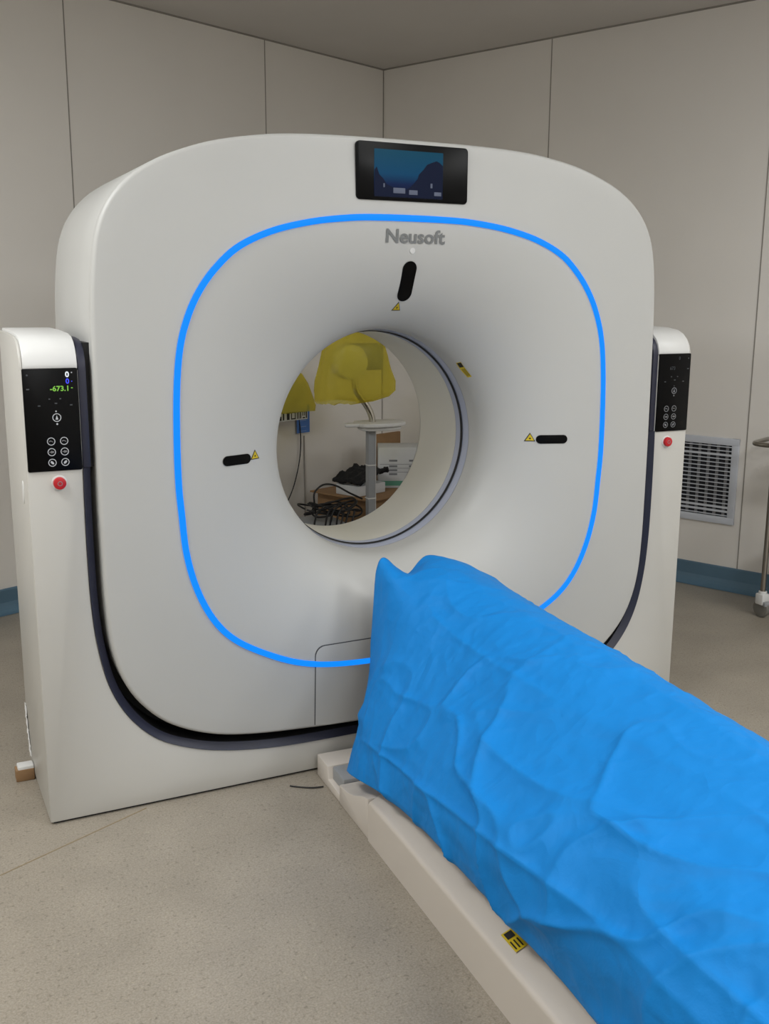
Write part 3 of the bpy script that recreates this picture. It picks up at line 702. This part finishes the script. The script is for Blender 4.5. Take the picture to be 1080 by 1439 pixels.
for z in (.30, .72):
    box('shelf', (.0, .0, z-.006), (TW, TL, z+.006), M['steel'], tr, .003, xf=lambda c: tp(c.x, c.y, c.z))
    pth = [tp(0, 0, z+.012), tp(TW, 0, z+.012), tp(TW, TL, z+.012), tp(0, TL, z+.012), tp(0, 0, z+.012)]
    tube('shelf_rail', pth, .006, M['steel'], tr, 10)
hp = catmull([tp(0, .02, .765), tp(-.004, -.05, .765), tp(.03, -.10, .765), tp(TW/2, -.105, .765), tp(TW-.03, -.10, .765), tp(TW+.004, -.05, .765), tp(TW, .02, .765)], 8)
tube('push_handle', hp, .0105, M['steel'], tr, 12)

# ------------------------------------------------------------------ things seen through the bore
# contrast injector on its pedestal
IJ = Vector((.815, 2.0, 0))
ij = thing('contrast_injector', 'grey pedestal injector with white tray seen through the bore, head bagged in yellow', 'medical injector', IJ)
for i in range(5):
    a = 2*PI*i/5; box('caster_leg', (0, -.02, .045), (.12, .02, .075), M['white_pl'], ij, .008, xf=lambda c, a=a: Vector((c.x*math.cos(a)-c.y*math.sin(a), c.x*math.sin(a)+c.y*math.cos(a), c.z)))
    cyl('wheel', (.105*math.cos(a), .105*math.sin(a), .024), .023, .02, 'x', M['wheel'], ij, 20, .003)
box('column', (-.017, -.02, .075), (.023, .02, .735), M['grey_pl'], ij, .005)
box('column_rail', (.023, -.012, .09), (.029, .006, .73), M['white_pl'], ij, .001)
for z in (.385, .555): box('column_clamp', (-.019, -.022, z-.003), (.025, .022, z+.003), M['white_pl'], ij, .001)
def slab(name, pts, z0, z1, mt, b=.006): return prism(name, [(p.x, p.y) for p in catmull([(x, y, 0) for x, y in pts], 5, True)], z0, z1, 'z', mt, ij, b)
slab('tray', [(-.07, -.05), (-.02, -.09), (.10, -.09), (.175, -.05), (.175, .05), (.10, .09), (-.02, .09), (-.07, .05)], .752, .772, M['white_pl'])
slab('tray_base', [(-.05, -.04), (0, -.07), (.10, -.07), (.155, -.04), (.155, .04), (.10, .07), (0, .07), (-.05, .04)], .732, .750, M['white_pl'])
slab('tray_handle', [(-.135, -.015), (-.11, -.028), (-.06, -.03), (-.05, 0), (-.06, .03), (-.11, .028), (-.135, .015)], .752, .770, M['white_pl'])
ap_ = catmull([(.012, 0, .765), (.008, 0, .80), (-.016, 0, .85), (-.05, 0, .895), (-.075, 0, .93), (-.082, 0, .97), (-.08, 0, 1.02)], 8)
tube('curved_arm', ap_, .017, M['chrome'], ij, 14, label='curved chrome arm')
cyl('arm_joint', (-.018, 0, .848), .0185, .006, 'x', M['steel'], ij, 20)
hd = cyl('injector_head', (-.13, -.03, 1.075), .085, .10, 'y', M['white_pl'], ij, 36, .012)
box('head_body', (-.12, -.02, 1.03), (.07, .09, 1.16), M['grey_pl'], ij, .02)
# its yellow bag
def bag(name, c, rings, label, seedv, nseg=56, amp=.012):
    rows = []
    for (z, rx, ry, ox) in rings:
        row = []
        for i in range(nseg):
            a = 2*PI*i/nseg; k_ = noise.noise(Vector((math.cos(a)*2.5+seedv, math.sin(a)*2.5, z*6)))
            f = noise.noise(Vector((math.cos(a)*6+seedv, math.sin(a)*6, z*3+4)))
            sgx = abs(math.cos(a))**.75*(1 if math.cos(a) >= 0 else -1); sgy = abs(math.sin(a))**.75*(1 if math.sin(a) >= 0 else -1)
            row.append((c[0]+ox+(rx+amp*k_+amp*.8*f)*sgx, c[1]+(ry+amp*k_)*sgy, c[2]+z+(.01*f if z < 0.1 else .006*k_)))
        rows.append(row)
    vs, fs = loft(rows, True); fs.append(tuple(range(len(vs)-nseg, len(vs))))
    return meshobj(name, vs, fs, M['bag'], None, True)
bg = bag('yellow_plastic_bag', (.735, 2.0, .885), [(-.008, .10, .09, -.10), (.0, .145, .10, -.06), (.022, .185, .12, -.015), (.045, .20, .125, .0), (.09, .20, .125, .005), (.15, .185, .12, .0), (.22, .165, .12, -.005), (.28, .145, .105, -.01), (.32, .12, .09, -.015), (.345, .07, .05, -.02), (.35, .02, .02, -.02)], '', 1.3)
tag(bg, 'translucent yellow plastic bag pulled over the injector head', 'plastic bag')

# wall box with a second yellow bag, a patterned strip, a blue tag and its hanging cord
def wl_(s, n, z): return room(s, n, z)
wb = thing('wall_control_box', 'small wall box with black and white patterned strip under a yellow bag', 'control box', room(.86, 0, .80))
def wbox(name, s0, s1, n0, n1, z0, z1, mt, par, bev=0, label=None): 
    L = Vector(par.location) if par else Vector((0, 0, 0)); return box(name, (s0, n0, z0), (s1, n1, z1), mt, par, bev, xf=lambda c: room(c.x, c.y, c.z)-L, label=label)
wbox('box_body', .74, 1.02, .001, .10, .72, .93, M['white_pl'], wb, .008)
ps = wbox('pattern_strip', .742, 1.018, .1002, .1025, .722, .772, M['box'], wb, label='white strip with black marks')
random.seed(3)
def mark(s0, s1, z0_, z1_): 
    o = box('black_mark', (s0, .1026, z0_), (s1, .1034, z1_), M['blackprint'], None, xf=lambda c: room(c.x, c.y, c.z)-Vector(wb.location)); o.parent = ps
for s0, s1, a, b_ in ((.748, .756, .728, .768), (.762, .780, .728, .735), (.762, .768, .742, .768), (.776, .782, .742, .768), (.792, .800, .728, .768), (.806, .812, .728, .768), (.818, .824, .728, .768), (.834, .868, .762, .768), (.834, .840, .734, .762), (.862, .868, .734, .762), (.834, .868, .728, .734), (.88, .90, .728, .768), (.92, .93, .728, .768), (.94, .97, .728, .75)): mark(s0, s1, a, b_)
rows = []
for (z, s0, s1, n) in ((.765, .70, 1.05, .125), (.80, .70, 1.06, .135), (.86, .72, 1.05, .13), (.92, .755, 1.03, .12), (.97, .78, 1.0, .10), (1.0, .80, .97, .05)):
    row = []
    for i in range(30):
        t = i/29; w_ = noise.noise(Vector((t*7, z*14, 3)))*.012
        if t < .2: row.append(room(s0, .012+(n-.012)*t/.2, z+w_*.3))
        elif t > .8: row.append(room(s1, .012+(n-.012)*(1-t)/.2, z+w_*.3))
        else: row.append(room(s0+(s1-s0)*(t-.2)/.6, n+w_, z+w_*.5))
    rows.append(row)
vs, fs = loft(rows); fs.append(tuple(range(len(vs)-30, len(vs))))
tag(meshobj('yellow_plastic_bag', vs, fs, M['bag'], None, True), 'yellow plastic bag hung over the small box on the left wall', 'plastic bag')
bt = thing('blue_tag', 'blue card hanging beside the patterned box on the left wall', 'card', room(.69, .02, .70))
for nm, a in (('card', (.640, .740, .012, .0145, .632, .785, M['bluecard'])),): cdp = wbox(nm, *a, bt)
for i, z in enumerate((.75, .735, .70, .665, .64)): 
    o = wbox('printed_line', .668, .722-.01*(i % 2), .0147, .0152, z, z+.004, M['lblue'], bt)
tag(tube('hanging_cord', catmull([room(.722, .012, .72), room(.718, .02, .62), room(.722, .02, .52), room(.745, .02, .42), (room(.79, .02, .31)), room(.86, .02, .22), room(.95, .02, .17)], 8), .0035, M['cable'], None, 8), 'thin dark cord curving down the left wall from the patterned box', 'cord')
tag(tube('wall_conduit', [room(.675, .004, .11), room(.675, .004, .612)], .0035, M['seam'], None, 8), 'thin grey straight cable running down the wall below the blue card', 'cable')

# boxes on the floor in the corner
def rbox(name, c, d, ang, z0_, mt, par=None, bev=.003, label=None, loc=None):
    ca_, sa_ = math.cos(ang), math.sin(ang); L = loc or Vector((0, 0, 0))
    return box(name, (-d[0]/2, -d[1]/2, z0_), (d[0]/2, d[1]/2, z0_+d[2]), mt, par, bev, xf=lambda v: Vector((c[0]+v.x*ca_-v.y*sa_, c[1]+v.x*sa_+v.y*ca_, v.z))-L, label=label)
BA = PH
cb = thing('cardboard_box', 'large brown cardboard box on the floor in the corner behind the scanner', 'box', (1.10, 2.45, 0))
rbox('carton', (1.10, 2.45), (.62, .40, .34), BA, 0, M['card'], cb, loc=Vector(cb.location))
rbox('lid_flap', (1.07, 2.41), (.66, .44, .008), BA, .343, M['card'], cb, .001, loc=Vector(cb.location))
wc = thing('white_carton', 'white carton with green stripe standing on the brown cardboard box', 'box', (1.225, 2.42, .352))
L = Vector(wc.location)
rbox('carton', (1.225, 2.42), (.30, .19, .225), -.42, .352, M['box'], wc, loc=L)
def wcp(nm, x0, x1, z0_, z1_, mt): 
    ca_, sa_ = math.cos(-.42), math.sin(-.42)
    return box(nm, (x0, -.0965, z0_), (x1, -.0953, z1_), mt, wc, xf=lambda v: Vector((1.225+v.x*ca_-v.y*sa_, 2.42+v.x*sa_+v.y*ca_, v.z))-L)
wcp('green_stripe', -.148, .148, .365, .392, M['green'])
for a in (-.09, .02):
    for z in (.425, .447, .469, .50): wcp('printed_line', a, a+.045, z, z+.010, M['boxprint'])
for z in (.44, .462, .484): wcp('printed_line', -.14, .10, z, z+.002, M['boxprint'])
pc = rbox('cardboard_sheet', (1.225, 2.66), (.24, .02, .265), BA, .3525, M['card']); tag(pc, 'flat piece of brown cardboard standing behind the white carton', 'cardboard')
# dark garment bundled over a small white box
sb = rbox('small_white_box', (.905, 2.31), (.22, .16, .055), BA, .352, M['box']); tag(sb, 'low white box under the black garment', 'box')
rows = []
for i in range(26):
    row = []
    for j in range(18):
        a = i/25; b_ = j/17; x = -.13+.235*a; y = -.10+.20*b_
        e = min(a, 1-a, b_, 1-b_)
        z = .432+.055*math.sin(PI*min(1, max(0, a)))**.6*(.35+.65*a)+.022*noise.noise(Vector((a*6, b_*5, 1)))+.012*noise.noise(Vector((a*15, b_*12, 4)))
        ca_, sa_ = math.cos(BA), math.sin(BA)
        z += .035*max(0, a-.6)/.4
        row.append((.915+x*ca_-y*sa_, 2.31+x*sa_+y*ca_, z))
    rows.append(row)
vs, fs = loft(rows); g = meshobj('black_garment', vs, fs, M['cloth'], None, True); s = g.modifiers.new('s', 'SOLIDIFY'); s.thickness = .016; s.offset = -1
tag(g, 'crumpled black garment lying on the low white box', 'garment')
# coil of black cable on a low grey box
cbx = thing('socket_box', 'low pale grey box under the coil of black cable', 'box', (.66, 2.1, 0))
box('box_body', (-.17, -.12, 0), (.02, .12, .27), M['grey_pl'], cbx, .006)
box('box_front', (-.09, -.124, .17), (.01, -.121, .25), M['white_pl'], cbx, .0005)
cyl('socket', (-.03, -.1255, .215), .016, .003, 'y', M['stripe'], cbx, 20)
random.seed(11); paths = []
for kk in range(6):
    cx, cy, cz = .655+random.uniform(-.03, .03), 2.09+random.uniform(-.02, .02), .30+.009*kk; rx, ry = random.uniform(.09, .16), random.uniform(.07, .12); ph = random.uniform(0, 6)
    paths.append(catmull([(cx+rx*math.cos(a+ph), cy+ry*math.sin(a+ph), cz+.018*math.sin(2*a+kk)+.01) for a in [2*PI*i/14 for i in range(14)]], 4, True))
paths.append(catmull([(.52, 2.0, .31), (.50, 1.97, .38), (.50, 1.97, .44), (.55, 1.98, .475), (.62, 1.99, .465), (.70, 2.0, .42), (.78, 2.02, .38)], 8))
for x0, z1_ in ((.50, .16), (.56, .2), (.62, .14), (.585, .18)):
    paths.append(catmull([(x0+.07, 2.0, .36), (x0+.01, 1.96, .34), (x0-.01, 1.955, .26), (x0+.01, 1.955, z1_), (x0+.04, 1.96, z1_+.02), (x0+.075, 1.96, .27), (x0+.10, 1.98, .33)], 8))
tag(multi_tube('cable_coil', paths, .0048, M['cable']), 'tangled coil of black cable heaped on the grey box behind the scanner', 'cable')
# short scrap of wire on the floor by the table end
tag(tube('wire_scrap', catmull([(-.40, -.055, .003), (-.375, -.075, .003), (-.345, -.095, .004), (-.315, -.10, .003)], 6), .0022, M['cable'], None, 8), 'short scrap of dark wire on the floor beside the table end', 'wire')
